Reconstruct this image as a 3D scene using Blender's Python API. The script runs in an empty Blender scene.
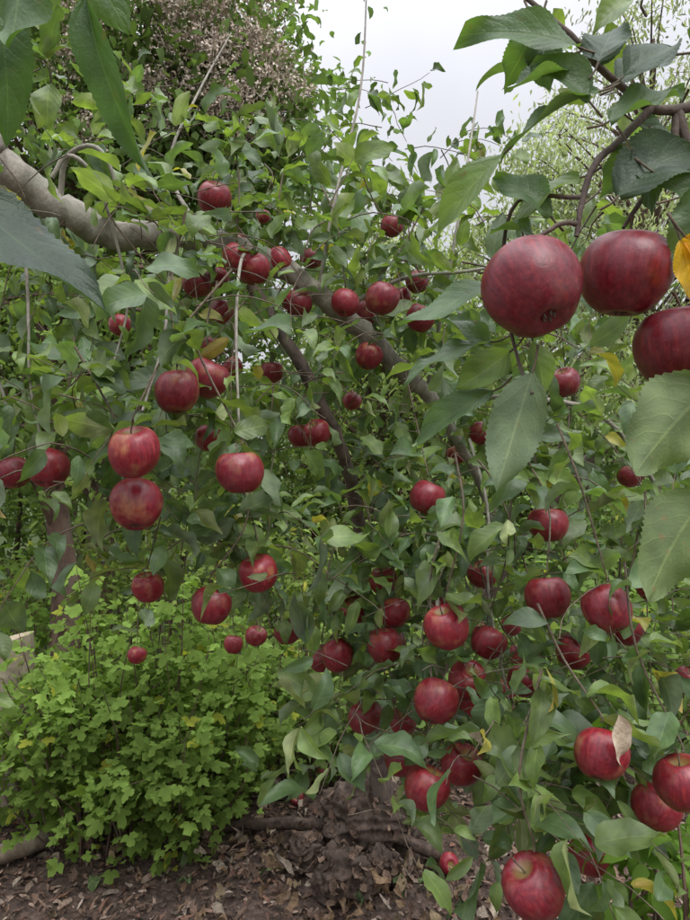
import bpy, math, random, bmesh
import numpy as np
from mathutils import Vector, noise
random.seed(7); rng=np.random.default_rng(7)
S=bpy.context.scene
S.view_settings.view_transform='Standard'; S.view_settings.look='None'; S.view_settings.exposure=0
def link(o,parent=None):
    S.collection.objects.link(o)
    if parent: o.parent=parent
    return o
def empty(name):
    return link(bpy.data.objects.new(name,None))
# ---------------------------------------------------------------- materials
class NT:
    def __init__(s,name):
        s.m=bpy.data.materials.new(name); s.m.use_nodes=True; s.t=s.m.node_tree; s.t.nodes.clear()
        s.out=s.n('ShaderNodeOutputMaterial')
    def n(s,ty,**kw):
        nd=s.t.nodes.new(ty)
        for k,v in kw.items(): setattr(nd,k,v)
        return nd
    def l(s,a,b): s.t.links.new(a,b)
    def setin(s,sock,v):
        if hasattr(v,'is_output') : s.l(v,sock)
        else: sock.default_value=v
    def math(s,op,a,b=0.0,c=None,clamp=False):
        nd=s.n('ShaderNodeMath',operation=op); nd.use_clamp=clamp
        s.setin(nd.inputs[0],a); s.setin(nd.inputs[1],b)
        if c is not None: s.setin(nd.inputs[2],c)
        return nd.outputs[0]
    def mix(s,f,a,b,bt='MIX'):
        nd=s.n('ShaderNodeMix',data_type='RGBA',blend_type=bt)
        s.setin(nd.inputs[0],f); s.setin(nd.inputs[6],a); s.setin(nd.inputs[7],b)
        return nd.outputs[2]
    def ramp(s,f,stops):
        nd=s.n('ShaderNodeValToRGB'); e=nd.color_ramp.elements
        while len(e)<len(stops): e.new(.5)
        for i,(p,c) in enumerate(stops):
            e[i].position=p; e[i].color=c if len(c)==4 else (*c,1)
        s.l(f,nd.inputs[0]); return nd.outputs[0]
    def noise(s,vec,scale,detail=4,rough=.55):
        nd=s.n('ShaderNodeTexNoise'); nd.inputs['Scale'].default_value=scale
        nd.inputs['Detail'].default_value=detail; nd.inputs['Roughness'].default_value=rough
        if vec is not None: s.l(vec,nd.inputs['Vector'])
        return nd.outputs[0]
def leaf_mat(name,rough=.42,under=(1.9,1.5,2.2,1),trans=.28,spec=.5,nv=6,slope=.5,hero=False):
    t=NT(name)
    c=t.n('ShaderNodeAttribute',attribute_name='lcol').outputs['Color']
    geo=t.n('ShaderNodeNewGeometry'); pos=geo.outputs['Position']; back=geo.outputs['Backfacing']
    p=t.n('ShaderNodeBsdfPrincipled')
    nz=t.noise(pos,45,1)
    c=t.mix(1.0,c,t.ramp(nz,[(.3,(.72,.74,.72)),(.7,(1.25,1.22,1.2))]),'MULTIPLY')
    uv=t.n('ShaderNodeUVMap'); sp=t.n('ShaderNodeSeparateXYZ'); t.l(uv.outputs[0],sp.inputs[0])
    au=t.math('MULTIPLY',t.math('ABSOLUTE',t.math('SUBTRACT',sp.outputs[0],.5)),2)
    mid=t.math('SUBTRACT',1,t.math('MULTIPLY',au,15),clamp=True)
    ph=t.math('SUBTRACT',sp.outputs[1],t.math('MULTIPLY',t.math('POWER',au,1.25),slope*.62))
    if hero: tt=t.math('FRACT',t.math('ADD',t.math('MULTIPLY',ph,nv),t.math('MULTIPLY',nz,1.1)))
    else: tt=t.math('FRACT',t.math('MULTIPLY',ph,nv+.5))
    tri=t.math('MULTIPLY',t.math('ABSOLUTE',t.math('SUBTRACT',tt,.5)),2)
    side=t.math('MULTIPLY',t.math('SUBTRACT',tri,.88,clamp=True),7)
    v=t.math('MAXIMUM',mid,t.math('MULTIPLY',side,.45),clamp=True)
    lt=t.mix(1.0,c,(1.9,1.7,1.6,1),'MULTIPLY')
    c=t.mix(t.math('MULTIPLY',v,.6),c,lt)
    h=t.math('ADD',t.math('MULTIPLY',tri,-.35),t.math('MULTIPLY',v,-.4))
    if hero:
        h=t.math('ADD',h,t.math('MULTIPLY',t.noise(pos,420,3),.8))
        br=t.ramp(t.noise(pos,75,3),[(.66,(0,0,0)),(.72,(1,1,1))]); c=t.mix(t.math('MULTIPLY',br,.45),c,(.14,.09,.03,1))
    b=t.n('ShaderNodeBump'); b.inputs['Strength'].default_value=.5 if hero else .35; b.inputs['Distance'].default_value=.0014
    t.l(h,b.inputs['Height']); t.l(b.outputs[0],p.inputs['Normal'])
    cu=t.mix(1.0,c,under,'MULTIPLY')
    t.l(t.mix(back,c,cu),p.inputs['Base Color'])
    t.l(t.math('ADD',rough,t.math('MULTIPLY',back,.25)),p.inputs['Roughness'])
    p.inputs['Specular IOR Level'].default_value=spec
    tr=t.n('ShaderNodeBsdfTranslucent'); t.l(t.mix(1.0,c,(2.5,2.7,.75,1),'MULTIPLY'),tr.inputs[0])
    ms=t.n('ShaderNodeMixShader'); ms.inputs[0].default_value=trans
    t.l(p.outputs[0],ms.inputs[1]); t.l(tr.outputs[0],ms.inputs[2]); t.l(ms.outputs[0],t.out.inputs[0])
    return t.m
def soft_leaf(name,trans,tc=(1.7,1.8,.8,1)):
    t=NT(name); c=t.n('ShaderNodeAttribute',attribute_name='lcol').outputs['Color']
    d=t.n('ShaderNodeBsdfDiffuse'); t.l(c,d.inputs[0])
    if trans==0: t.l(d.outputs[0],t.out.inputs[0]); return t.m
    tr=t.n('ShaderNodeBsdfTranslucent'); t.l(t.mix(1.0,c,tc,'MULTIPLY'),tr.inputs[0])
    ms=t.n('ShaderNodeMixShader'); ms.inputs[0].default_value=trans
    t.l(d.outputs[0],ms.inputs[1]); t.l(tr.outputs[0],ms.inputs[2]); t.l(ms.outputs[0],t.out.inputs[0]); return t.m
def bark_mat(name,a,b,lichen=(.3,.32,.24),la=.35,scale=30):
    t=NT(name); pos=t.n('ShaderNodeNewGeometry').outputs['Position']
    mp=t.n('ShaderNodeMapping'); mp.inputs['Scale'].default_value=(1,1,.6); t.l(pos,mp.inputs[0])
    n1=t.noise(mp.outputs[0],scale,5,.65); n2=t.noise(pos,scale*.35,3)
    c=t.ramp(n1,[(.3,a),(.7,b)])
    f=t.math('MULTIPLY',t.ramp(n2,[(.5,(0,0,0)),(.62,(1,1,1))]),la)
    c=t.mix(f,c,(*lichen,1))
    p=t.n('ShaderNodeBsdfPrincipled'); t.l(c,p.inputs['Base Color']); p.inputs['Roughness'].default_value=.85
    bp=t.n('ShaderNodeBump'); bp.inputs['Strength'].default_value=1.0; bp.inputs['Distance'].default_value=.007
    t.l(n1,bp.inputs['Height']); t.l(bp.outputs[0],p.inputs['Normal'])
    t.l(p.outputs[0],t.out.inputs[0]); return t.m
def apple_mat():
    t=NT('apple_skin'); tc=t.n('ShaderNodeTexCoord').outputs['Object']
    oi=t.n('ShaderNodeObjectInfo'); rnd=oi.outputs['Random']
    ocs=t.n('ShaderNodeSeparateColor'); t.l(oi.outputs['Color'],ocs.inputs[0]); ripe=ocs.outputs[0]
    sp=t.n('ShaderNodeSeparateXYZ'); t.l(tc,sp.inputs[0])
    off=t.n('ShaderNodeVectorMath',operation='ADD'); t.l(tc,off.inputs[0])
    cb=t.n('ShaderNodeCombineXYZ'); t.l(t.math('MULTIPLY',rnd,40),cb.inputs[0]); t.l(cb.outputs[0],off.inputs[1])
    mp=t.n('ShaderNodeMapping'); mp.inputs['Scale'].default_value=(1,1,.12); t.l(off.outputs[0],mp.inputs[0])
    streak=t.noise(mp.outputs[0],10,6,.68); big=t.noise(off.outputs[0],1.1,2); blot=t.noise(off.outputs[0],4,5,.6)
    c=t.ramp(streak,[(.3,(.12,.005,.013)),(.52,(.245,.012,.025)),(.72,(.42,.042,.042))])
    c=t.mix(t.math('MULTIPLY',t.ramp(blot,[(.42,(0,0,0)),(.7,(1,1,1))]),.25),c,(.36,.028,.04,1))
    patch=t.math('MULTIPLY',t.ramp(big,[(.55,(0,0,0)),(.74,(1,1,1))]),t.math('ADD',.15,t.math('MULTIPLY',streak,.85)))
    c=t.mix(t.math('MULTIPLY',patch,ripe),c,(.48,.22,.07,1))
    vo=t.n('ShaderNodeTexVoronoi'); vo.inputs['Scale'].default_value=10; t.l(off.outputs[0],vo.inputs['Vector'])
    spot=t.ramp(vo.outputs['Distance'],[(.04,(1,1,1)),(.10,(0,0,0))])
    c=t.mix(t.math('MULTIPLY',spot,.65),c,(.55,.33,.25,1))
    rs=t.ramp(t.math('ADD',sp.outputs[2],t.math('MULTIPLY',blot,.35)),[(.55,(0,0,0)),(.62,(1,1,1))])
    rad=t.math('SUBTRACT',1,t.math('MULTIPLY',t.math('ADD',t.math('MULTIPLY',sp.outputs[0],sp.outputs[0]),t.math('MULTIPLY',sp.outputs[1],sp.outputs[1])),6),clamp=True)
    c=t.mix(t.math('MULTIPLY',t.math('MULTIPLY',rs,rad),.95),c,(.30,.24,.07,1))
    bloom=t.noise(off.outputs[0],2.2,4,.6)
    hs=t.n('ShaderNodeHueSaturation'); t.l(c,hs.inputs['Color']); t.l(t.math('MULTIPLY',t.math('ADD',.76,t.math('MULTIPLY',rnd,.42)),t.math('ADD',.70,t.math('MULTIPLY',ripe,.30))),hs.inputs['Value'])
    c=t.mix(t.math('MULTIPLY',t.ramp(bloom,[(.38,(0,0,0)),(.7,(1,1,1))]),.08),hs.outputs[0],(.5,.34,.40,1))
    p=t.n('ShaderNodeBsdfPrincipled'); t.l(c,p.inputs['Base Color'])
    t.l(t.math('ADD',.22,t.math('MULTIPLY',bloom,.26)),p.inputs['Roughness']); p.inputs['Specular IOR Level'].default_value=.52
    bp=t.n('ShaderNodeBump'); bp.inputs['Strength'].default_value=.12; bp.inputs['Distance'].default_value=.01
    t.l(t.math('ADD',big,t.math('MULTIPLY',blot,.4)),bp.inputs['Height']); t.l(bp.outputs[0],p.inputs['Normal'])
    t.l(p.outputs[0],t.out.inputs[0]); return t.m
def flat_mat(name,cols,scale=20,rough=.8,attr=False,bump=.3,det=4):
    t=NT(name); pos=t.n('ShaderNodeNewGeometry').outputs['Position']; n1=t.noise(pos,scale,det,.6)
    c=t.ramp(n1,cols)
    if attr:
        at=t.n('ShaderNodeAttribute',attribute_name='lcol').outputs['Color']; c=t.mix(1.0,at,c,'MULTIPLY')
    p=t.n('ShaderNodeBsdfPrincipled'); t.l(c,p.inputs['Base Color']); p.inputs['Roughness'].default_value=rough
    bp=t.n('ShaderNodeBump'); bp.inputs['Strength'].default_value=bump; bp.inputs['Distance'].default_value=.02
    t.l(n1,bp.inputs['Height']); t.l(bp.outputs[0],p.inputs['Normal']); t.l(p.outputs[0],t.out.inputs[0]); return t.m
M_apple=apple_mat()
M_leaf=leaf_mat('apple_leaf',rough=.40,trans=.26,spec=.5)
M_hero=leaf_mat('apple_leaf_near',rough=.43,trans=.28,spec=.5,hero=True)
M_bgleaf=soft_leaf('background_leaf',.35)
M_far=soft_leaf('far_leaf',.3)
M_seed=soft_leaf('seed_head_fluff',0)
M_currant=soft_leaf('currant_leaf',.35)
M_bark=bark_mat('apple_bark',(.13,.11,.085),(.40,.37,.31),la=.4)
M_dbark=bark_mat('dark_apple_bark',(.05,.035,.03),(.18,.135,.11),la=.12)
M_twig=bark_mat('twig_bark',(.06,.045,.03),(.20,.15,.10),la=.15,scale=60)
M_redbark=bark_mat('brown_bark',(.05,.028,.02),(.18,.11,.08),la=.12,scale=22)
# ---------------------------------------------------------------- mesh helpers
def np_mesh(name,verts,faces,k,mat,col=None,uv=None,parent=None,smooth=True):
    me=bpy.data.meshes.new(name); nf=len(faces)
    me.vertices.add(len(verts)); me.vertices.foreach_set('co',verts.astype(np.float32).ravel())
    me.loops.add(nf*k); me.loops.foreach_set('vertex_index',faces.astype(np.int32).ravel())
    me.polygons.add(nf); me.polygons.foreach_set('loop_start',np.arange(nf,dtype=np.int32)*k)
    me.polygons.foreach_set('loop_total',np.full(nf,k,dtype=np.int32))
    if uv is not None:
        u=me.uv_layers.new(name='UVMap'); u.data.foreach_set('uv',uv[faces.ravel()].astype(np.float32).ravel())
    if col is not None:
        a=me.color_attributes.new('lcol','FLOAT_COLOR','POINT')
        a.data.foreach_set('color',np.concatenate([np.clip(col,0.005,1),np.ones((len(col),1))],1).astype(np.float32).ravel())
    me.update(calc_edges=True)
    me.polygons.foreach_set('use_smooth',np.full(nf,smooth))
    me.materials.append(mat)
    return link(bpy.data.objects.new(name,me),parent)
def nrmz(a): return a/np.maximum(np.linalg.norm(a,axis=1,keepdims=True),1e-9)
OV_V=[0,.06,.15,.28,.42,.58,.72,.84,.93,1]; OV_W=[.10,.42,.74,.95,1,.93,.74,.47,.2,.0]
def leaves(name,base,dr,nm,L,W,col,mat,rows=6,cols=4,curl=None,fold=None,serr=0,wave=.08,parent=None,pv=OV_V,pw=OV_W,bd=.10,twf=.5):
    base=np.asarray(base,float); N=len(base); dr=nrmz(np.asarray(dr,float)); nm=np.asarray(nm,float)
    nm=nrmz(nm-dr*(nm*dr).sum(1,keepdims=True)); sd=np.cross(dr,nm)
    L=np.asarray(L,float); W=np.asarray(W,float)
    if curl is None: curl=rng.normal(.5,.6,N)
    if fold is None: fold=rng.uniform(.05,.75,N)
    curl=np.where(np.abs(curl)<.05,.05,curl)
    v=np.linspace(0,1,rows+1); u=np.linspace(-1,1,cols+1)
    prof=np.interp(v,pv,pw)
    V,U=np.meshgrid(v,u,indexing='ij'); Pf=np.repeat(prof[:,None],cols+1,1)
    if serr: 
        tooth=np.where(np.arange(rows+1)%2==0,1.0,1-serr); Pf=Pf*np.where(np.abs(U)>.95,tooth[:,None],1)
    V=V.ravel();U=U.ravel();Pf=Pf.ravel()
    a=L[:,None]*np.sin(curl[:,None]*V)/curl[:,None]; h=-L[:,None]*(1-np.cos(curl[:,None]*V))/curl[:,None]
    hw=W[:,None]*.5*Pf; x=U*hw*np.cos(fold)[:,None]; h=h+np.abs(U)*hw*np.sin(fold)[:,None]
    ph=rng.uniform(0,6.3,(N,1)); fr=rng.uniform(6,15,(N,1)); ph2=rng.uniform(0,6.3,(N,1))
    h=h+wave*W[:,None]*np.where(U>0,np.sin(V*fr+ph),np.sin(V*fr*.83+ph2))*U**2
    tw=rng.uniform(-twf,twf,(N,1))*W[:,None]; h=h+tw*U*V
    bend=rng.normal(0,bd,(N,1))*L[:,None]; x=x+bend*V**2
    co=base[:,None,:]+dr[:,None,:]*a[...,None]+sd[:,None,:]*x[...,None]+nm[:,None,:]*h[...,None]
    nv=(rows+1)*(cols+1); i=np.arange(rows)[:,None]*(cols+1)+np.arange(cols)[None,:]; i=i.ravel()
    q=np.stack([i,i+1,i+cols+2,i+cols+1],1)
    F=(q[None]+(np.arange(N)*nv)[:,None,None]).reshape(-1,4)
    uv=np.tile(np.stack([U*.5+.5,V],1),(N,1)); C=np.repeat(np.asarray(col,float),nv,0)
    return np_mesh(name,co.reshape(-1,3),F,4,mat,C,uv,parent)
def lobed(name,base,dr,nm,R,col,mat,parent=None):
    base=np.asarray(base,float);N=len(base);dr=nrmz(np.asarray(dr,float));nm=np.asarray(nm,float)
    nm=nrmz(nm-dr*(nm*dr).sum(1,keepdims=True)); sd=np.cross(dr,nm)
    th=np.radians([-155,-120,-105,-88,-72,-58,-44,-30,-22,-12,0,12,22,30,44,58,72,88,105,120,155])
    r=np.array([.35,.62,.60,.74,.92,.70,.52,.78,.92,.96,1.12,.96,.92,.78,.52,.70,.92,.74,.60,.62,.35]); n=len(th)
    r=r[None,:]*rng.uniform(.88,1.12,(N,n)); R=np.asarray(R)[:,None]
    ax=np.concatenate([np.zeros((N,1)),np.cos(th)*r],1)+.35; sx=np.concatenate([np.zeros((N,1)),np.sin(th)*r],1)
    rr=np.concatenate([np.zeros((N,1)),r],1); fl=np.concatenate([[0],np.cos(th*5)])
    cup=rng.uniform(-.6,.35,(N,1)); tilt=rng.uniform(-.4,.4,(N,1))
    h=(cup*rr**2+.1*fl*rr+tilt*np.abs(sx))*R
    co=base[:,None,:]+dr[:,None,:]*(ax*R)[...,None]+sd[:,None,:]*(sx*R)[...,None]+nm[:,None,:]*h[...,None]
    i=np.arange(n-1); q=np.stack([np.zeros(n-1,int),i+1,i+2],1)
    F=(q[None]+(np.arange(N)*(n+1))[:,None,None]).reshape(-1,3)
    C=np.repeat(col,n+1,0).reshape(N,n+1,3); C=C*(1+.25*(rr/1.0-.6))[...,None]
    return np_mesh(name,co.reshape(-1,3),F,3,mat,C.reshape(-1,3),None,parent)
class Tubes:
    def __init__(s): s.v=[];s.f=[];s.n=0
    def add(s,pts,rad,seg=6,sub=3,jit=0.0):
        P=np.asarray(pts,float); R=np.asarray(rad,float)
        if sub>1 and len(P)>2:
            Q=[];RR=[]
            Pe=np.vstack([2*P[0]-P[1],P,2*P[-1]-P[-2]])
            for i in range(len(P)-1):
                p0,p1,p2,p3=Pe[i:i+4]
                for j in range(sub):
                    t=j/sub; Q.append(.5*((2*p1)+(-p0+p2)*t+(2*p0-5*p1+4*p2-p3)*t*t+(-p0+3*p1-3*p2+p3)*t**3)); RR.append(R[i]*(1-t)+R[i+1]*t)
            Q.append(P[-1]);RR.append(R[-1]);P=np.array(Q);R=np.array(RR)
        if jit: P=P+rng.normal(0,1,P.shape)*R[:,None]*min(.12,jit*1.5)*(np.arange(len(P))<len(P)-1)[:,None]
        T=nrmz(np.gradient(P,axis=0)); ref=np.array([.3,.9,.2]); 
        A=nrmz(np.cross(T,ref)+1e-6); B=np.cross(T,A); th=np.linspace(0,2*math.pi,seg,endpoint=False)
        rj=R[:,None]*(1+jit*rng.uniform(-1,1,(len(P),seg))) if jit else np.repeat(R[:,None],seg,1)
        co=P[:,None,:]+A[:,None,:]*(np.cos(th)*rj)[...,None]+B[:,None,:]*(np.sin(th)*rj)[...,None]
        s.v.append(co.reshape(-1,3)); m=len(P)
        i=(np.arange(m-1)[:,None]*seg+np.arange(seg)[None]); j=(np.arange(m-1)[:,None]*seg+(np.arange(seg)[None]+1)%seg)
        s.f.append(np.stack([i,j,j+seg,i+seg],-1).reshape(-1,4)+s.n); s.n+=m*seg
        return P
    def build(s,name,mat,parent=None): return np_mesh(name,np.vstack(s.v),np.vstack(s.f),4,mat,None,None,parent)
# ---------------------------------------------------------------- apples
def apple_mesh(name,seg,rings,seed):
    r=random.Random(seed); V=[];F=[]; lob=r.uniform(.012,.028); el=r.uniform(.96,1.05); ph=r.uniform(0,6); lean=r.uniform(-.1,.1)
    for i in range(rings+1):
        t=math.pi*i/rings
        rr=math.sin(t)**.93 if 0<t<math.pi else 0
        z=math.cos(t)*el; ca=max(0,math.cos(t)); cb=max(0,-math.cos(t))
        rad=rr*(1+.07*math.cos(t))
        zz=z-.40*math.exp(-(math.sin(t)/.33)**2)*(1 if ca>0 else 0)+.22*math.exp(-(math.sin(t)/.24)**2)*(1 if cb>0 else 0)
        for j in range(seg):
            a=2*math.pi*j/seg
            k=1+lob*math.cos(5*a+ph)*(cb*1.8+.3)+.025*math.cos(2*a+ph)+.015*math.cos(a-ph)
            V.append((rad*k*math.cos(a)+lean*zz*.5,rad*k*math.sin(a),zz+.05*math.cos(a+ph)*rr))
    for i in range(rings):
        for j in range(seg):
            F.append((i*seg+j,(i+1)*seg+j,(i+1)*seg+(j+1)%seg,i*seg+(j+1)%seg))
    me=bpy.data.meshes.new(name); me.from_pydata(V,[],F); me.materials.append(M_apple); me.materials.append(M_twig)
    st=Tubes(); lx=r.uniform(-.15,.15); st.add([(0,0,.55),(0,0,.82),(lx*.5,0,1.06),(lx,.05,1.28)],[.045,.03,.03,.045],6,3)
    for j in range(5):
        a=j*1.257; st.add([(.06*math.cos(a),.06*math.sin(a),-.74),(.12*math.cos(a),.12*math.sin(a),-.88),(.08*math.cos(a),.08*math.sin(a),-.96)],[.03,.035,.004],4,2)
    sv=np.vstack(st.v); sf=np.vstack(st.f)
    bm=bmesh.new(); bm.from_mesh(me); vs=[bm.verts.new(p) for p in sv]
    for f in sf:
        try: g=bm.faces.new([vs[k] for k in f]); g.material_index=1
        except ValueError: pass
    bmesh.ops.remove_doubles(bm,verts=bm.verts,dist=1e-5)
    for f in bm.faces: f.smooth=True
    bm.to_mesh(me); bm.free(); return me
AM=[apple_mesh('apple_fruit_%d'%i,44,30,i) for i in range(7)]
apples=[(.1415,.5,1.5795,.0375),(.2235,.53,1.599,.037),(.266,.52,1.538,.0375),
(-.27,1.37,1.99,.036),(-.26,1.6,1.966,.033),(-.19,1.37,1.845,.036),(-.334,1.5,1.8455,.034),(-.2587,1.02,1.555,.036),(-.224,1.08,1.583,.036),
(-.283,.89,1.461,.036),(-.535,1.2,1.436,.036),(-.674,1.35,1.424,.035),(-.299,.95,1.387,.038),(-.152,.96,1.433,.036),(-.299,1.6,1.807,.031),
(-.576,1.7,1.796,.03),(-.294,1.45,1.498,.033),(-.23,1.14,1.2006,.036),(-.153,1.17,1.251,.036),(-.4157,1.4,1.182,.034),(-.137,1.6,1.038,.034),
(-.2545,1.9,.9466,.032),(-.336,2.0,.895,.031),(-.289,1.7,1.688,.028),(-.187,1.7,1.675,.031),(-.108,1.5,1.805,.034),(-.092,1.8,1.997,.031),
(-.25,2.0,2.185,.026),(.075,1.35,1.779,.036),(0,1.5,1.805,.033),(.048,1.62,1.807,.034),(.127,1.8,2.084,.031),(.19,1.75,1.92,.032),
(.17,1.5,1.771,.034),(.056,1.55,1.692,.033),(-.065,1.55,1.513,.034),(-.11,1.65,1.51,.033),(.149,1.8,1.889,.031),(.48,1.45,1.62,.034),
(.161,1.3,1.3775,.036),(.366,1.8,1.523,.031),(.3035,1.8,1.466,.031),(.7296,1.7,1.409,.032),(.36,1.18,1.336,.036),(.321,1.05,1.2335,.036),
(.378,.96,1.235,.036),(.447,1.3,1.0756,.036),(.714,1.5,1.213,.034),(.735,1.6,1.144,.035),(.878,1.7,.892,.033),(.1586,1.04,1.188,.036),
(.086,1.5,1.177,.034),(.078,1.3,1.087,.036),(.0226,1.5,1.111,.034),(-.015,1.4,1.039,.036),(-.052,1.5,1.0025,.033),(.1438,1.05,1.069,.036),
(.217,1.18,1.058,.036),(.0416,1.38,.9154,.036),(.11,1.28,.877,.036),(.127,1.03,.9416,.036),(.2024,1.15,.922,.036),(.3315,.86,1.07,.036),
(.4588,.98,.939,.036),(.4465,.88,1.023,.037),(.228,.8,.936,.038),(.424,1.15,.767,.036),(.325,1.6,1.0355,.034),(.4526,1.8,1.003,.03),
(.442,1.8,.832,.03),(.495,1.9,.892,.028),(-.595,1.9,.892,.028),(-.36,1.75,1.75,.031),(-.48,1.8,1.62,.031),(.25,1.9,1.35,.03),(.02,1.9,1.62,.029),
(.19,1.25,1.16,.034),(.10,1.35,1.14,.034),(-.30,1.55,1.87,.032),(.24,1.3,.98,.034),
(.10,1.45,1.05,.034),(.30,1.45,1.20,.033),(.13,1.5,.86,.033),(.36,1.35,1.0,.033),(.26,1.2,1.12,.033),(-.22,1.35,1.86,.032),(-.15,1.5,1.90,.031),(.55,1.3,1.12,.034)]
tree=empty('apple_tree')
AP=np.array(apples)
for i,(x,y,z,r) in enumerate(apples):
    o=link(bpy.data.objects.new('apple_%d'%(i+1),AM[(i*3)%7]),tree); o.location=(x,y,z); r*=.97; o.scale=(r,r,r*random.uniform(.93,1.02))
    tl=.15 if i<3 else .6
    o.rotation_euler=(random.uniform(-tl,tl),random.uniform(-tl,tl),random.uniform(0,6.28))
    v=0.2 if i<3 else random.choice([.4,.7,1,1]); o.color=(v,v,v,1)
    if i==0: o.rotation_euler=(-.5,.4,1.0)
# ---------------------------------------------------------------- limbs
limbs=Tubes(); dark=Tubes(); twigs=Tubes()
LA=[(-1.25,1.5,0),(-1.2,1.45,.8),(-1.08,1.35,1.6),(-.9,1.25,1.98),(-.705,1.25,2.06),(-.665,1.28,2.02),(-.57,1.33,1.955),(-.489,1.38,1.92),(-.353,1.42,1.925),(-.212,1.48,1.912),(-.076,1.53,1.848),(.024,1.58,1.771),(.134,1.62,1.675),(.2125,1.66,1.6),(.34,1.75,1.42),(.42,1.8,1.2)]
PA=limbs.add(LA,[.09,.07,.05,.038,.034,.033,.032,.031,.028,.025,.024,.024,.022,.019,.010,.005],14,7,.08)
LB=[(-.26,1.46,1.92),(-.1876,1.5,1.8116),(-.137,1.52,1.725),(-.0817,1.55,1.632),(-.029,1.6,1.522),(.0128,1.7,1.399),(.047,1.85,1.199),(.073,2.1,.85),(.12,2.35,.388),(.11,2.47,-.02)]
PB=dark.add(LB,[.014,.015,.015,.015,.016,.017,.019,.024,.032,.055],12,6,.07)
LC=[(.12,2.35,.35),(.6,2.2,1.2),(1.05,1.7,1.9),(.95,1.0,2.1),(.62,.68,1.93),(.42,.58,1.80),(.27,.54,1.735),(.218,.53,1.75),(.176,.52,1.783),(.12,.52,1.83)]
dark.add(LC,[.03,.024,.02,.014,.009,.006,.0042,.003,.0025,.0015],10,6,.05)
for pts,r0,r1 in [
 ([(.25,.535,1.737),(.2145,.525,1.70),(.191,.51,1.676),(.18,.505,1.645),(.176,.505,1.62)],.0035,.002),
 ([(.176,.505,1.63),(.163,.5,1.628),(.145,.5,1.618)],.0022,.0016),
 ([(.27,.54,1.735),(.262,.535,1.69),(.235,.53,1.655),(.222,.53,1.635)],.0035,.0016),
 ([(.27,.54,1.735),(.285,.53,1.66),(.278,.525,1.60),(.268,.52,1.575)],.004,.002),
 ([(.180,.505,1.65),(.14,.54,1.66),(.128,.54,1.60),(.135,.52,1.53),(.141,.5,1.5)],.0018,.0012)]:
    dark.add(pts,np.linspace(r0,r1,len(pts)),7,5,.06)
for pts,r0,r1 in [
 ([(-.53,1.2,1.96),(-.50,1.2,2.0),(-.46,1.22,1.97),(-.43,1.25,1.86),(-.41,1.25,1.74),(-.42,1.2,1.62)],.0045,.002),
 ([(-.57,1.33,1.96),(-.55,1.3,2.03),(-.50,1.27,2.05),(-.45,1.25,2.02),(-.41,1.25,1.9)],.006,.003),
 ([(-.0,1.55,1.80),(.06,1.55,1.84),(.15,1.5,1.865),(.25,1.45,1.86),(.33,1.4,1.86)],.006,.003),
 ([(-.06,1.53,1.85),(-.02,1.6,2.1),(.04,1.7,2.4),(.06,1.8,2.75)],.005,.002),
 ([(-.3,1.5,1.93),(-.45,1.7,2.2),(-.42,1.9,2.5),(-.36,2.1,2.8)],.006,.002),
 ([(.3,1.6,1.6),(.4,1.4,1.58),(.52,1.35,1.54),(.62,1.35,1.42),(.7,1.4,1.28)],.006,.004),
 ([(.6,2.2,1.2),(.62,1.9,1.5),(.55,1.6,1.62),(.42,1.4,1.6)],.009,.004),
 ([(.3,1.6,1.5),(.3,1.4,1.35),(.27,1.25,1.2),(.28,1.15,1.05),(.30,1.1,.9)],.004,.0015),
 ([(.2,1.66,1.6),(.24,1.5,1.9),(.3,1.6,2.2),(.36,1.8,2.45)],.005,.002),
 ([(-.35,1.42,1.92),(-.33,1.25,1.8),(-.3,1.1,1.65),(-.29,.95,1.52)],.004,.002),
 ([(-.2,1.48,1.9),(-.2,1.3,1.85),(-.18,1.1,1.7),(-.16,1.0,1.5)],.004,.002),
 ([(.07,2.1,.85),(.15,1.8,1.15),(.2,1.5,1.3),(.18,1.3,1.25),(.16,1.15,1.18)],.012,.003),
 ([(.6,2.2,1.2),(.75,1.6,1.5),(.65,1.2,1.4),(.48,1.05,1.33)],.008,.003),
 ([(-.66,1.3,2.02),(-.6,1.25,1.8),(-.57,1.2,1.6),(-.55,1.2,1.49)],.004,.0018),
 ([(-.9,1.25,1.98),(-.8,1.3,1.85),(-.7,1.35,1.6),(-.68,1.35,1.48)],.006,.002),
]:
    limbs.add(pts,np.linspace(r0,r1,len(pts)),7,5,.05)
limbs.build('trunk_and_limbs',M_bark,tree); dark.build('dark_limbs',M_dbark,tree)
# ---------------------------------------------------------------- twigs & leaves
lb=[];ld=[];ln=[];lL=[];lW=[];lc=[]
def rv(s=1): return np.array([random.gauss(0,s) for _ in range(3)])
def leafcol():
    a=random.random(); v=random.uniform(.6,1.35)
    if a<.012: c=(.24,.23,.05)
    elif a<.48: c=(.135,.20,.062)
    else: c=(.090,.150,.062)
    return [q*v for q in c]
def add_leaf(p,d,n,L,c=None):
    lb.append(p);ld.append(d);ln.append(n);lL.append(L);lW.append(L*random.uniform(.42,.62));lc.append(c or leafcol())
path_pt=np.array([0,0,1.45])     # fruit and the pruned limbs face the open path side of the canopy
LP=np.array([(*p,.026) for p in PA if -.75<p[0]<-.40 or -.08<p[0]<.2][::2]+[(*p,.016) for p in PB if 1.25<p[2]<1.82][::2]+[(.04,2.42,.14,.16),(0,2.15,.10,.12),(-.12,2.4,.08,.12),(.12,2.3,.1,.1)])
OB=np.vstack([AP,LP])
rel=OB[:,:3]-path_pt; DA=np.linalg.norm(rel,axis=1); DIR=rel/DA[:,None]
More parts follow.
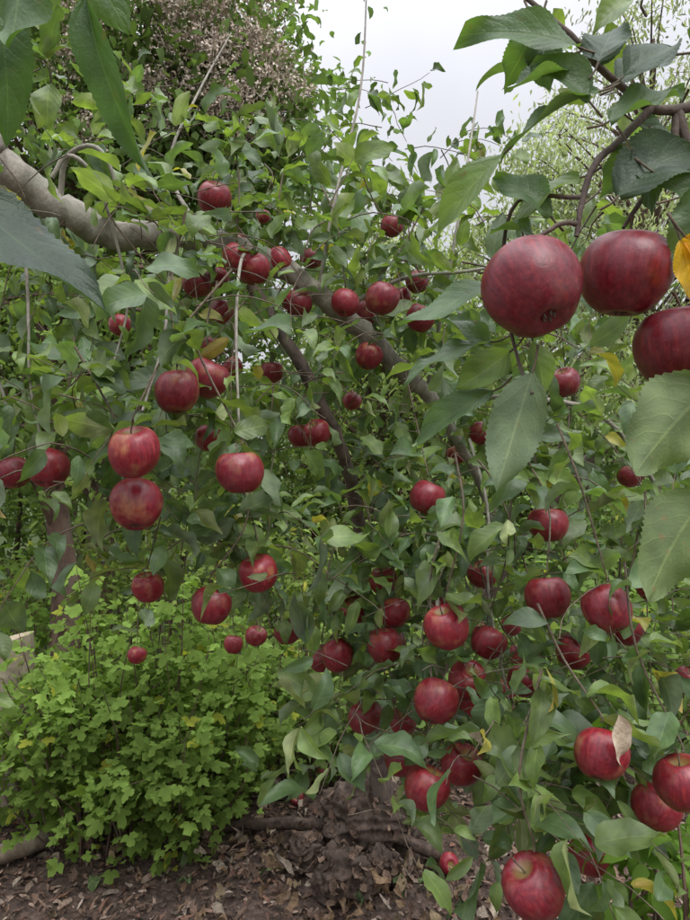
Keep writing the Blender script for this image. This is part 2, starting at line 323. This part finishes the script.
def blocked(p,d,L):
    for q in (p,p+d*L*.5,p+d*L):
        t=DIR@(q-path_pt); perp=np.linalg.norm((q-path_pt)-DIR*t[:,None],axis=1)
        lim=(OB[:,3]*.88)*t/DA+L*.06
        if np.any((t<DA+.02)&(t>0)&(perp<lim)): return True
    return False
def twig(start,dirv,length,droop=1.0,space=.022,lsize=.067,r=.0014,leafy=1.0):
    d=nrmz(np.array([dirv]))[0]; p=np.array(start,float); step=.03; pts=[p.copy()]; n=max(3,int(length/step)); acc=0
    for i in range(n):
        d=d+np.array([0,0,-.11*droop])+rv(.12); d/=np.linalg.norm(d); p=p+d*step; pts.append(p.copy()); acc+=step
        while acc>space:
            acc-=space
            if random.random()>leafy: continue
            rad=rv(); rad-=d*(rad@d); rad/=np.linalg.norm(rad)+1e-9
            ldv=d*.45+rad*.9+np.array([0,0,-.05])+rv(.25); ldv/=np.linalg.norm(ldv)
            nm=np.array([0,-.3,.9])+rad*.3+rv(.55)
            L=lsize*random.uniform(.5,1.25); b=p+ldv*.012
            if blocked(b,ldv,L) and random.random()<.9: continue
            add_leaf(b,ldv,nm,L)
    twigs.add(pts,np.linspace(r,r*.5,len(pts)),4,1)
clouds=[(-.38,1.3,1.88,.22,.15,.1,32),(-.27,1.27,1.72,.18,.15,.12,34),(-.39,1.1,1.50,.12,.12,.12,18),(-.22,1.3,1.57,.12,.12,.1,20),
(-.27,1.2,1.33,.11,.12,.07,14),(-.6,1.45,1.8,.15,.2,.15,12),(-.036,1.65,2.02,.22,.2,.12,22),(.108,1.65,1.87,.18,.15,.1,18),(.13,1.62,1.55,.18,.2,.13,30),
(-.04,1.75,1.75,.15,.15,.15,10),(.16,1.4,1.26,.15,.15,.1,28),(.17,1.22,1.1,.12,.12,.1,26),(.03,1.6,1.0,.07,.15,.08,9),(.5,1.5,1.5,.22,.2,.13,28),
(.46,1.25,1.26,.17,.15,.1,28),(.34,1.12,1.05,.15,.12,.09,22),(.49,1.12,1.0,.12,.1,.07,12),(.25,1.0,.93,.1,.07,.05,10),(.45,1.75,1.78,.24,.2,.1,16),
(.376,2.0,2.3,.2,.2,.15,9),(-.6,1.6,2.3,.25,.2,.18,14),(.01,1.85,2.4,.2,.2,.2,8),(.67,1.5,1.0,.12,.15,.1,14),(.26,1.35,.9,.1,.1,.08,14),
(.75,1.6,1.5,.15,.2,.2,14),(.31,.66,1.83,.06,.05,.04,6),(.30,.70,1.72,.05,.05,.04,6),(.19,.80,1.66,.06,.05,.05,5),(.28,1.0,1.0,.08,.08,.08,6),(.13,2.0,.95,.06,.1,.12,8),(.16,1.9,.7,.04,.05,.08,5)]
for (x,y,z,sx,sy,sz,n) in clouds:
    small=(y<.85)
    for _ in range(n):
        st=(x+random.gauss(0,sx*.8),y+random.gauss(0,sy*.8),z+random.gauss(0,sz*.8))
        if st[1]<.62 : continue
        twig(st,(random.gauss(0,.8),random.gauss(-.2,.6),random.uniform(-.3,.9)),random.uniform(.08,.14) if small else random.uniform(.12,.30),droop=random.uniform(.2,2),lsize=.055 if small else .066)
for i,(x,y,z,r) in enumerate(apples):
    top=np.array([x,y,z+r*1.1])
    if i>2:
        s=top+np.array([random.gauss(0,.05),random.uniform(0,.1),random.uniform(.12,.26)])
        m=(s+top)/2+rv(.014); twigs.add([s,m,top+np.array([0,.004,.012]),top],[.002,.0018,.0014,.0012],5,4)
        for k in range(10):
            t=random.random(); b=s*(1-t)+top*t; ang=random.uniform(0,6.28)
            d=np.array([math.cos(ang),math.sin(ang)*.8,random.uniform(-.7,.5)]); d/=np.linalg.norm(d); L=random.uniform(.05,.085)
            if blocked(b,d,L) and random.random()<.86: continue
            add_leaf(b,d,np.array([0,-.3,1])+rv(.45),L)
for (x,y,z,l) in [(.25,1.25,1.45,.5),(-.43,1.2,1.9,.4),(-.62,1.3,1.9,.5),(.55,1.2,1.5,.5),(.62,1.4,1.4,.5),(-.14,1.3,1.6,.4)]:
    twig((x,y,z),(random.gauss(0,.25),random.gauss(0,.2),-1),l,droop=.5,space=.03,lsize=.055,r=.002,leafy=.8)
twigs.build('twigs',M_twig,tree)
leaves('leaves',lb,ld,ln,lL,lW,lc,M_leaf,rows=8,cols=4,wave=.12,parent=tree)
# large leaves of the near boughs : base x,z  tip x,z  width  y  normal  tone
G1=(.080,.140,.055);G2=(.14,.215,.07);GD=(.045,.080,.040)
H=[(.176,1.761,.094,1.784,.032,.5,(0,-1,.5),G1),(.1725,1.75,.12,1.731,.034,.51,(0,-.6,1),G1),(.191,1.7275,.114,1.711,.03,.5,(0,-.5,1),G1),
(.184,1.72,.152,1.761,.032,.5,(.3,-1,.3),G1),(.124,1.69,.062,1.637,.034,.52,(-.4,-1,.5),G2),(.126,1.591,.045,1.566,.034,.53,(0,-.8,1),G1),
(.12,1.5475,.045,1.536,.028,.55,(0,-.5,1),G1),(.12,1.506,.049,1.4725,.034,.54,(0,-1,.7),G1),(.141,1.516,.115,1.43,.044,.5,(.2,1,-.1),G1),
(.131,1.536,.094,1.506,.032,.53,(0,-1,.3),G2),(.272,1.510,.205,1.4425,.064,.48,(-.3,1,-.2),(.09,.155,.045)),(.270,1.428,.209,1.3525,.056,.49,(-.2,1,-.4),(.08,.14,.04)),
(.206,1.649,.2625,1.709,.048,.5,(-.2,-1,.5),GD),(.266,1.6525,.246,1.589,.034,.49,(-.5,-1,0),G1),(.199,1.705,.259,1.735,.036,.5,(0,-.7,1),G1),
(.21,1.739,.259,1.78,.036,.5,(0,-1,.6),GD),(.191,1.75,.21,1.795,.036,.5,(-.5,-1,0),GD),(.161,1.641,.125,1.6825,.032,.52,(.4,-1,.3),G1),
(.184,1.671,.131,1.656,.034,.52,(0,-.7,1),G2),(.225,1.76,.285,1.81,.04,.55,(0,-1,.8),GD),(.24,1.73,.30,1.69,.045,.55,(0,-1,.6),GD),(.235,1.70,.21,1.665,.034,.53,(.3,-1,.3),G1),
(.15,1.79,.13,1.75,.03,.52,(.3,-1,.3),G1),(.15,1.80,.165,1.75,.03,.53,(-.3,-1,.3),GD),(.15,1.63,.12,1.645,.03,.53,(0,-1,1),G1),
(.235,1.665,.275,1.64,.03,.5,(0,-1,.6),G1),(.22,1.69,.245,1.645,.028,.51,(0,-1,.6),GD),(.15,1.545,.165,1.50,.024,.53,(.2,-1,.3),G2),(.125,1.545,.085,1.57,.026,.56,(0,-1,.6),G1),
(.24,1.6075,.256,1.565,.024,.475,(-.3,-1,.2),(.55,.36,.02)),(.243,1.61,.262,1.59,.02,.475,(-.3,-1,.6),(.5,.25,.02)),
(-.170,1.725,-.172,1.665,.040,.35,(.4,1,.3),(.06,.12,.04)),(-.140,1.70,-.125,1.61,.028,.36,(-.6,-1,.2),(.055,.11,.04)),(-.222,1.600,-.130,1.540,.046,.36,(.3,-1,1.0),(.030,.058,.031)),
(-.20,1.71,-.185,1.64,.03,.38,(.8,-1,.2),(.05,.10,.035)),(-.155,1.74,-.12,1.70,.028,.37,(0,-1,.9),(.06,.11,.035))]
hb=[];hd=[];hn=[];hL=[];hW=[];hc=[]
hd2=Tubes()
for (bx,bz,tx,tz,w,y,n,c) in H:
    dy=random.uniform(-.015,.015); d=np.array([tx-bx,dy,tz-bz]); L=np.linalg.norm(d)
    hb.append((bx,y,bz));hd.append(d);hn.append(n);hL.append(L*1.06);hW.append(w*1.08);hc.append(c)
    dn=d/L; hd2.add([np.array([bx,y,bz])-dn*.018+np.array([0,.004,.004]),np.array([bx,y,bz])-dn*.008,np.array([bx,y,bz])],[.0011,.0009,.0009],5,3)
hcurl=rng.uniform(.1,.8,len(H)); hfold=rng.uniform(.15,.5,len(H)); hcurl[-3]=.25; hfold[-3]=.25
leaves('large_leaves',hb,hd,hn,hL,hW,hc,M_hero,rows=44,cols=8,serr=.07,wave=.11,parent=tree,curl=hcurl,fold=hfold,bd=.05,twf=.25)
hd2.add([(-.32,.45,2.1),(-.24,.40,1.9),(-.17,.36,1.76),(-.155,.355,1.725)],[.006,.005,.003,.002],6,4)
hd2.add([(-.32,.45,2.1),(-.27,.40,1.8),(-.235,.37,1.65),(-.225,.36,1.6)],[.005,.004,.003,.0015],6,4)
hd2.add([(-1.0,1.28,1.9),(-.7,.8,2.3),(-.32,.45,2.1)],[.02,.012,.006],8,6)
hd2.build('leaf_stalks',M_twig,tree)
M_dry=flat_mat('withered_leaf',[(.3,(.38,.28,.17)),(.7,(.65,.55,.42))],60,.7)
leaves('withered_leaves',[(.338,.82,1.135),(.2,1.1,1.0)],[(.1,-.1,-1),(.8,-.2,-.3)],[(.1,-1,.1),(0,-.6,1)],[.068,.07],[.034,.022],[(1,1,1)]*2,M_dry,rows=14,cols=6,curl=np.array([.5,.8]),fold=np.array([.4,.5]),parent=tree)
# ---------------------------------------------------------------- ground
def gz(x,y): return .03*math.sin(x*1.7+y)*.6+.05*noise.noise(Vector((x*.8,y*.8,0)))*min(1,abs(y)/3)+.03*noise.noise(Vector((x*4,y*4,5)))
def ground():
    V=[];F=[]; xs=sorted(set([-300,-120,-60,-30]+[-15+i*.5 for i in range(61)]+[-3+i*.1 for i in range(61)]+[30,60,120,300])); ys=sorted(set([-60,-20,-8]+[-4+i*.4 for i in range(61)]+[1.5+i*.1 for i in range(30)]+[30,50,100,300]))
    for y in ys:
        for x in xs:
            near=1 if abs(x)<16 and -5<y<21 else 0
            V.append((x,y,gz(x,y)*near))
    n=len(xs)
    for j in range(len(ys)-1):
        for i in range(n-1): F.append((j*n+i,j*n+i+1,(j+1)*n+i+1,(j+1)*n+i))
    me=bpy.data.meshes.new('ground'); me.from_pydata(V,[],F)
    t=NT('ground_soil'); pos=t.n('ShaderNodeNewGeometry').outputs['Position']
    n1=t.noise(pos,45,4,.7); n2=t.noise(pos,5,2)
    soil=t.ramp(n1,[(.3,(.03,.02,.015)),(.5,(.10,.065,.048)),(.72,(.2,.14,.11))])
    grass=t.ramp(n1,[(.3,(.03,.045,.015)),(.7,(.10,.14,.04))])
    sp=t.n('ShaderNodeSeparateXYZ'); t.l(pos,sp.inputs[0])
    f=t.math('ADD',t.math('MULTIPLY',t.math('SUBTRACT',sp.outputs[1],3.6),.8),t.math('SUBTRACT',n2,.5),clamp=True)
    p=t.n('ShaderNodeBsdfPrincipled'); t.l(t.mix(f,soil,grass),p.inputs['Base Color']); p.inputs['Roughness'].default_value=.95
    b=t.n('ShaderNodeBump'); b.inputs['Distance'].default_value=.02; t.l(n1,b.inputs['Height']); t.l(b.outputs[0],p.inputs['Normal']); t.l(p.outputs[0],t.out.inputs[0])
    me.materials.append(t.m); link(bpy.data.objects.new('ground',me))
ground()
N=17000; x=rng.uniform(-2.2,2.2,N); y=rng.uniform(1.7,4.2,N); z=np.array([gz(a,b) for a,b in zip(x,y)])+rng.uniform(.0,.025,N)
base=np.stack([x,y,z],1); a=rng.uniform(0,6.28,N); d=np.stack([np.cos(a),np.sin(a),rng.normal(0,.25,N)],1); nm=np.stack([rng.normal(0,.4,N),rng.normal(-.1,.4,N),np.ones(N)],1)
pal=np.array([(.19,.12,.08),(.26,.165,.115),(.36,.26,.195),(.07,.045,.03),(.23,.12,.08),(.45,.36,.28)]); col=pal[rng.choice(6,N,p=[.24,.24,.18,.16,.12,.06])]*rng.uniform(.55,1.15,(N,1))
M_chip=flat_mat('bark_mulch',[(.3,(.6,.6,.6)),(.7,(1.1,1.1,1.1))],120,.9,attr=True,det=1)
leaves('bark_mulch',base,d,nm,rng.uniform(.012,.055,N)*rng.choice([.6,1,1.2],N),rng.uniform(.006,.022,N),col,M_chip,rows=2,cols=2,wave=.1,fold=rng.uniform(.1,.8,N),pv=[0,.1,.5,.9,1],pw=[.5,.9,1,.8,.3])
N=760; x=rng.uniform(-2,2,N); y=rng.uniform(1.8,3.6,N); x[:160]=rng.normal(.05,.28,160); y[:160]=rng.normal(2.25,.18,160)
base=np.stack([x,y,np.array([gz(a,b) for a,b in zip(x,y)])+rng.uniform(.02,.045,N)],1); a=rng.uniform(0,6.28,N)
pal=np.array([(.28,.18,.10),(.30,.22,.12),(.18,.11,.075),(.42,.34,.25),(.10,.15,.05)]); 
leaves('fallen_leaves',base,np.stack([np.cos(a),np.sin(a),rng.normal(.15,.35,N)],1),np.stack([rng.normal(0,.5,N),rng.normal(-.2,.5,N),np.ones(N)],1),rng.uniform(.04,.085,N),rng.uniform(.02,.042,N),pal[rng.choice(5,N,p=[.25,.25,.25,.18,.07])]*rng.uniform(.5,1.1,(N,1)),M_chip,rows=6,cols=4,wave=.3,curl=rng.normal(0,1.5,N))
# ---------------------------------------------------------------- bushes
def clumpcols(base,pts,amp=.35,sc=2.0):
    nz=np.array([noise.noise(Vector(p)*sc) for p in pts]); v=1+amp*2*nz
    return np.array(base)[None]*v[:,None]*rng.uniform(.75,1.25,(len(pts),1))
def bush(name,cx,cy,rx,ry,h,stems,per,size,colr,lobe=True,base_z=0,foot=.65):
    e=empty(name); tb=Tubes(); B=[];D=[];Nn=[]
    for i in range(stems):
        a=random.uniform(0,6.28); q=math.sqrt(random.random())
        tx,ty=cx+rx*q*math.cos(a),cy+ry*q*math.sin(a); tz=base_z+h*(1-.55*q*q)*random.uniform(.6,1.18)
        b=np.array([cx+rx*foot*q*math.cos(a)+random.gauss(0,.03),cy+ry*foot*q*math.sin(a),base_z]); tip=np.array([tx,ty,tz]); mid=(b*.45+tip*.55)+rv(.04)+np.array([0,0,.05*h])
        P=tb.add([b,mid,tip],[.004,.003,.0012],5,6)
        for k in range(per):
            t=random.uniform(.05,1)**.7; pt=P[min(len(P)-1,int(t*(len(P)-1)))]; r=rv(); r[2]=abs(r[2])*.3; r/=np.linalg.norm(r)
            c=pt+r*random.uniform(.02,.13); B.append(c); D.append(r*.9+np.array([0,0,-.35])+rv(.2)); Nn.append(np.array([0,-.45,1])+rv(.45))
    tb.build('stems',M_redbark,e); B=np.array(B)
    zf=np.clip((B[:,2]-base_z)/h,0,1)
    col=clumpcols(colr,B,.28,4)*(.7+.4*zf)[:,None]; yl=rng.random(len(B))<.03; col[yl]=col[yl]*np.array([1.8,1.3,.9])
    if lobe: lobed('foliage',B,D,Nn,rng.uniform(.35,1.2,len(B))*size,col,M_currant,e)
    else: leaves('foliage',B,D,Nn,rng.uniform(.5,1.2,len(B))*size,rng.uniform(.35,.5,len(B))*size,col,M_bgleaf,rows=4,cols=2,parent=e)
    return e
bush('currant_bush',-.84,2.6,.62,.42,.97,115,40,.035,(.19,.285,.065))
bush('currant_bush',-.25,3.1,.5,.4,.7,55,30,.034,(.17,.25,.065))
bush('currant_bush',-1.75,3.4,.6,.5,1.0,50,30,.036,(.17,.27,.06))
bush('shrub',.1,3.9,.8,.5,1.25,80,34,.065,(.22,.30,.085),lobe=False)
bush('shrub',1.1,3.3,.8,.6,1.0,90,34,.075,(.16,.24,.07),lobe=False)
bush('shrub',-1.2,4.4,1.2,.6,1.4,110,34,.065,(.23,.31,.085),lobe=False)
bush('shrub',2.0,4.5,1.0,.7,1.5,100,36,.085,(.16,.24,.075),lobe=False)
bush('nettle_plant',.50,1.0,.09,.06,.36,18,18,.055,(.18,.31,.06),lobe=False,base_z=.55)
# ---------------------------------------------------------------- trees behind
def bgtree(name,x,y,h,cr,crown_z,nclump,per,lsize,colr,trunk_r=.12,spread=.32,asp=1.0,seed=1,wid=.5,droop=.4,heads=False,yr=None,mat=None):
    e=empty(name); r=random.Random(seed); tb=Tubes(); tb.add([(x,y,0),(x+.05,y,h*.3),(x-.05,y,h*.6),(x+.05,y,h*.95)],[trunk_r,trunk_r*.8,trunk_r*.5,.02],9,6,.06)
    cz=(crown_z+h)/2; rz=(h-crown_z)/2; B=[]; cl=[]
    for i in range(nclump):
        a=r.uniform(0,6.28); ph=math.asin(r.uniform(-1,1)); q=r.uniform(.45,1.05)
        q*=1+.3*noise.noise(Vector((math.cos(a)*1.5,math.sin(a)*1.5,ph*1.5+seed)))
        c=np.array([x+cr*q*math.cos(ph)*math.cos(a),y+(yr or cr)*q*math.cos(ph)*math.sin(a),cz+rz*q*math.sin(ph)]); cl.append(c)
        t0=np.clip((c[2]-rz*.35)/h,.15,.9); s=np.array([x,y,h*t0]); tb.add([s,(s+c)/2+np.array([0,0,.15]),c],[trunk_r*.25,trunk_r*.14,.008],5,4)
        s2=spread*r.uniform(.6,1.3)
        for t in range(3):
            tb.add([c,c+rv(s2*.6)+np.array([0,0,.05])],[.006,.002],4,1)
        B.append(c+rng.normal(0,1,(per,3))*np.array([s2,s2,s2*.7*asp]))
    if heads:
        Hh=[]; hr=random.Random(5)
        for k in range(66):
            if k<38: c2=np.array([hr.uniform(-1.05,-.30),3.75+hr.uniform(-.1,.2),hr.uniform(3.3,3.95)])
            else: c2=np.array([hr.uniform(-2.0,-.3),3.75+hr.uniform(0,.3),hr.uniform(3.2,4.3)])
            hs_=hr.uniform(.045,.08)
            for g in range(4):
                c3=c2+np.array([hr.gauss(0,.05),hr.gauss(0,.05),g*.045]); Hh.append(c3+rng.normal(0,1,(80,3))*np.array([hs_,hs_,hs_*.7])*(1.1-g*.2))
            tb.add([(x+.6,y-.6,2.9),((x+c2[0])/2,(y+c2[1])/2,3.2),c2],[.01,.006,.003],4,4)
            B.append(c2+np.array([0,.2,-.12])+rng.normal(0,.17,(75,3)))
        Hh=np.vstack(Hh); n=len(Hh)
        leaves('seed_heads',Hh,rng.normal(0,1,(n,3)),rng.normal(0,1,(n,3)),rng.uniform(.016,.032,n),np.full(n,.015),np.array([(.66,.57,.48)])*rng.uniform(.65,1.3,(n,1)),M_seed,rows=2,cols=2,parent=e)
    tb.build('trunk_and_limbs',M_redbark,e); B2=np.vstack(B); n=len(B2)
    C=np.concatenate([np.full(len(b),r.uniform(.6,1.4)) for b in B]); B=B2
    D=rng.normal(0,1,(n,3))+np.array([0,0,-droop]); Nm=rng.normal(0,.5,(n,3))+np.array([0,-.3,1])
    col=clumpcols(colr,B,.2,1.2)*C[:,None]
    leaves('foliage',B,D,Nm,rng.uniform(.5,1.2,n)*lsize,rng.uniform(.8,1.1,n)*lsize*wid,col,mat or M_far,rows=3,cols=2,parent=e)
    return e
bgtree('smoke_tree',-2.1,5.6,6.8,2.0,1.2,220,120,.095,(.145,.22,.075),seed=3,heads=True,spread=.28)
bgtree('hazel_tree',-4.2,6.0,6.5,1.8,.8,110,100,.10,(.15,.22,.07),seed=4)
bgtree('hazel_tree',-1.48,3.4,2.7,.7,1.25,34,100,.06,(.17,.25,.075),trunk_r=.085,spread=.15,seed=5,mat=M_bgleaf)
bgtree('hazel_tree',.3,7.2,3.7,1.3,.6,90,110,.09,(.22,.29,.10),seed=6)
bgtree('willow_tree',2.3,8.5,4.8,1.5,.5,100,130,.11,(.31,.37,.19),seed=7,wid=.28,droop=1.2)
bgtree('willow_tree',4.6,10,8.2,2.3,.8,180,130,.12,(.34,.39,.24),seed=8,wid=.28,droop=1.2)
bgtree('willow_tree',.6,11.5,5.6,2.0,.8,100,110,.12,(.31,.36,.21),seed=9,wid=.3,droop=1)
def hedge(name,x0,x1,y,h,n,ls,colr,dep=.8):
    e=empty(name); x=rng.uniform(x0,x1,n); top=h*(1+.25*np.array([noise.noise(Vector((a*.6,y,0))) for a in x])); z=top*rng.uniform(0,1,n)**.8
    yy=y+rng.normal(0,dep,n)*.5; B=np.stack([x,yy,z],1); D=rng.normal(0,1,(n,3)); Nm=rng.normal(0,.6,(n,3))+np.array([0,-.3,1])
    leaves('foliage',B,D,Nm,rng.uniform(.6,1.2,n)*ls,rng.uniform(.4,.6,n)*ls,clumpcols(colr,B,.35,1.5),M_far,rows=2,cols=2,parent=e)
    tb=Tubes()
    for i in range(int((x1-x0)*2)):
        a=random.uniform(x0,x1); tb.add([(a,y,0),(a+random.gauss(0,.1),y,h*.5),(a+random.gauss(0,.2),y,h*.85)],[.04,.025,.01],5,3)
    tb.build('stems',M_redbark,e)
hedge('hedge',-8,8,8.0,2.1,18000,.14,(.18,.25,.09))
hedge('hedge',-14,15,14,3.6,17000,.28,(.20,.26,.14))
me=bpy.data.meshes.new('hill'); V=[];F=[]
for j in range(6):
    for i in range(41):
        a=math.radians(-75+150*i/40); R=45+j*22; V.append((R*math.sin(a),R*math.cos(a),-1+ (j*1.6)+(1.5*noise.noise(Vector((i*.3,j*.4,0))) if j else 0)))
for j in range(5):
    for i in range(40): F.append((j*41+i,j*41+i+1,(j+1)*41+i+1,(j+1)*41+i))
me.from_pydata(V,[],F); me.materials.append(flat_mat('hill_green',[(.3,(.05,.08,.035)),(.7,(.11,.15,.07))],.4,.95)); link(bpy.data.objects.new('hill',me))
# ---------------------------------------------------------------- stumps, log, fallen apples
def lump(parent,c,r,seed,name,mat,sq=(1,1,1),ridge=.12):
    bm=bmesh.new(); bmesh.ops.create_uvsphere(bm,u_segments=64,v_segments=44,radius=1)
    for v in bm.verts:
        p=v.co.copy(); k=1+.3*noise.noise(p*1.4+Vector((seed,0,0)))+.15*noise.noise(p*5+Vector((0,seed,0)))-ridge*abs(math.sin(p.z*7+4*noise.noise(p*1.5+Vector((seed,1,2)))))
        v.co=Vector((p.x*sq[0],p.y*sq[1],p.z*sq[2]))*k*r+Vector(c)
    for f in bm.faces: f.smooth=True
    me=bpy.data.meshes.new(name); bm.to_mesh(me); bm.free(); me.materials.append(mat); return link(bpy.data.objects.new(name,me),parent)
M_stump=bark_mat('stump_wood',(.022,.014,.010),(.13,.085,.06),lichen=(.24,.19,.15),la=.3,scale=60)
st=empty('tree_stump')
BU=[(.05,2.42,.15,.15),(.19,2.48,.13,.11),(-.01,2.17,.10,.10),(.12,2.24,.07,.075),(-.13,2.34,.07,.075)]
for i,(x,y,z,r) in enumerate(BU): lump(st,(x,y,z),r,1+i*4,'burl_%d'%(i+1),M_stump,(1.05,.95,.95),.16)
N=300; k=rng.integers(0,5,N); BA=np.array(BU); cs=BA[k,:3]; rs=BA[k,3]*.92
dv=nrmz(rng.normal(0,1,(N,3))); dv[:,2]=np.abs(dv[:,2])*.9; dv=nrmz(dv); tg=nrmz(np.cross(dv,rng.normal(0,1,(N,3)))*.6+np.array([0,0,-.5])+dv*.25)
leaves('bark_scales',cs+dv*rs[:,None],tg,dv,rng.uniform(.02,.05,N),rng.uniform(.015,.032,N),np.array([(.22,.145,.10)])*rng.uniform(.25,1.3,(N,1)),M_chip,rows=4,cols=2,curl=rng.normal(.4,.6,N),parent=st)
rt=Tubes(); 
for (a,l) in [(2.9,.6),(5.9,.35)]:
    ca,sa=math.cos(a),math.sin(a); rt.add([(.09,2.42,.12),(.09+ca*l*.4,2.42+sa*l*.4,.09),(.09+ca*l*.8,2.42+sa*l*.8,.06),(.09+ca*l*1.1,2.42+sa*l*1.1,-.03)],[.03,.024,.02,.01],8,5,.08)
rt.build('roots',M_stump,st)
M_cut=flat_mat('cut_wood',[(.3,(.36,.28,.18)),(.7,(.55,.46,.33))],14,.85)
sp=empty('sawn_stump'); x0,y0=-1.40,2.8
V=[];F=[]; n=28; nr=14
def srad(a,z): return (.088-.012*z)*(1+.05*math.sin(3*a+1)+.03*math.sin(7*a+z*5)+.02*math.sin(13*a))
for i in range(nr+1):
    z=-.02+.72*i/nr
    for j in range(n):
        a=j*2*math.pi/n; rr=srad(a,z); V.append((x0+rr*math.cos(a)+.008*math.sin(z*5),y0+rr*math.sin(a),z+(.02*math.cos(a) if i==nr else 0)))
for i in range(nr):
    for j in range(n): F.append((i*n+j,i*n+(j+1)%n,(i+1)*n+(j+1)%n,(i+1)*n+j))
me=bpy.data.meshes.new('bark'); me.from_pydata(V,[],F); me.polygons.foreach_set('use_smooth',[True]*len(F)); me.materials.append(bark_mat('pale_bark',(.15,.115,.08),(.44,.37,.27),la=.3,scale=22)); link(bpy.data.objects.new('bark',me),sp)
me=bpy.data.meshes.new('cut_face'); top=V[-n:]; me.from_pydata([(a,b,c) for a,b,c in top],[],[tuple(range(n))]); me.materials.append(M_cut); link(bpy.data.objects.new('cut_face',me),sp)
lg=Tubes(); lg.add([(-1.45,2.25,.03),(-1.25,2.36,.04),(-1.1,2.5,.04),(-1.0,2.75,.03)],[.04,.035,.035,.02],12,6,.06); lg.build('fallen_log',bark_mat('log_bark',(.14,.1,.07),(.34,.27,.19),la=.2))
for (x,y,r) in [(.0,2.7,.034),(-.2,2.75,.033),(.36,2.3,.034),(.62,2.2,.035),(-.1,2.95,.034)]:
    o=link(bpy.data.objects.new('fallen_apple',AM[random.randrange(5)])); o.location=(x,y,gz(x,y)+r*.95+.015); o.scale=(r,r,r); o.rotation_euler=(random.uniform(0,2),random.uniform(0,2),0)
# ---------------------------------------------------------------- light
sun_el,sun_az=math.radians(52),math.radians(150)
w=bpy.data.worlds.new('World'); S.world=w; w.use_nodes=True; t=w.node_tree; t.nodes.clear()
def wn(ty): return t.nodes.new(ty)
sky=wn('ShaderNodeTexSky'); sky.sky_type='NISHITA'; sky.sun_disc=False; sky.sun_elevation=sun_el; sky.sun_rotation=sun_az; sky.air_density=1; sky.dust_density=4
hs=wn('ShaderNodeHueSaturation'); hs.inputs['Saturation'].default_value=.3; t.links.new(sky.outputs[0],hs.inputs['Color'])
tc=wn('ShaderNodeTexCoord'); sx=wn('ShaderNodeSeparateXYZ'); t.links.new(tc.outputs['Generated'],sx.inputs[0])
mx0=wn('ShaderNodeMath'); mx0.operation='MAXIMUM'; mx0.inputs[1].default_value=0; t.links.new(sx.outputs[2],mx0.inputs[0])
pw=wn('ShaderNodeMath'); pw.operation='POWER'; pw.inputs[1].default_value=4; t.links.new(mx0.outputs[0],pw.inputs[0])
mr=wn('ShaderNodeMath'); mr.operation='MULTIPLY_ADD'; mr.inputs[1].default_value=40; mr.inputs[2].default_value=7.4; t.links.new(pw.outputs[0],mr.inputs[0])
nz=wn('ShaderNodeTexNoise'); nz.inputs['Scale'].default_value=2.4; nz.inputs['Detail'].default_value=4; t.links.new(tc.outputs['Generated'],nz.inputs['Vector'])
m2=wn('ShaderNodeMapRange'); m2.inputs[3].default_value=.74; m2.inputs[4].default_value=1.26; t.links.new(nz.outputs[0],m2.inputs[0])
mm=wn('ShaderNodeMath'); mm.operation='MULTIPLY'; t.links.new(mr.outputs[0],mm.inputs[0]); t.links.new(m2.outputs[0],mm.inputs[1])
cc=wn('ShaderNodeVectorMath'); cc.operation='SCALE'; cc.inputs[0].default_value=(.965,.98,1.06); t.links.new(mm.outputs[0],cc.inputs['Scale'])
mx=wn('ShaderNodeMix'); mx.data_type='RGBA'; mx.inputs[0].default_value=.9; t.links.new(hs.outputs[0],mx.inputs[6]); t.links.new(cc.outputs[0],mx.inputs[7])
bg=wn('ShaderNodeBackground'); bg.inputs['Strength'].default_value=.1; t.links.new(mx.outputs[2],bg.inputs[0])
wo=wn('ShaderNodeOutputWorld'); t.links.new(bg.outputs[0],wo.inputs[0])
sl=bpy.data.lights.new('sun','SUN'); sl.energy=1.5; sl.angle=math.radians(30); sl.color=(1,.97,.93)
so=link(bpy.data.objects.new('sun',sl)); 
dv=Vector((math.sin(sun_az)*math.cos(sun_el),math.cos(sun_az)*math.cos(sun_el),math.sin(sun_el))); so.rotation_euler=dv.to_track_quat('Z','Y').to_euler(); so.location=dv*20
# ---------------------------------------------------------------- camera
cam=bpy.data.cameras.new('camera'); cam.sensor_fit='VERTICAL'; cam.angle=2*math.atan(460/664); cam.clip_start=.02; cam.clip_end=1000
co=link(bpy.data.objects.new('camera',cam)); co.location=(0,0,1.45); co.rotation_euler=(math.radians(90),0,0); S.camera=co
print('leaves',len(lb))
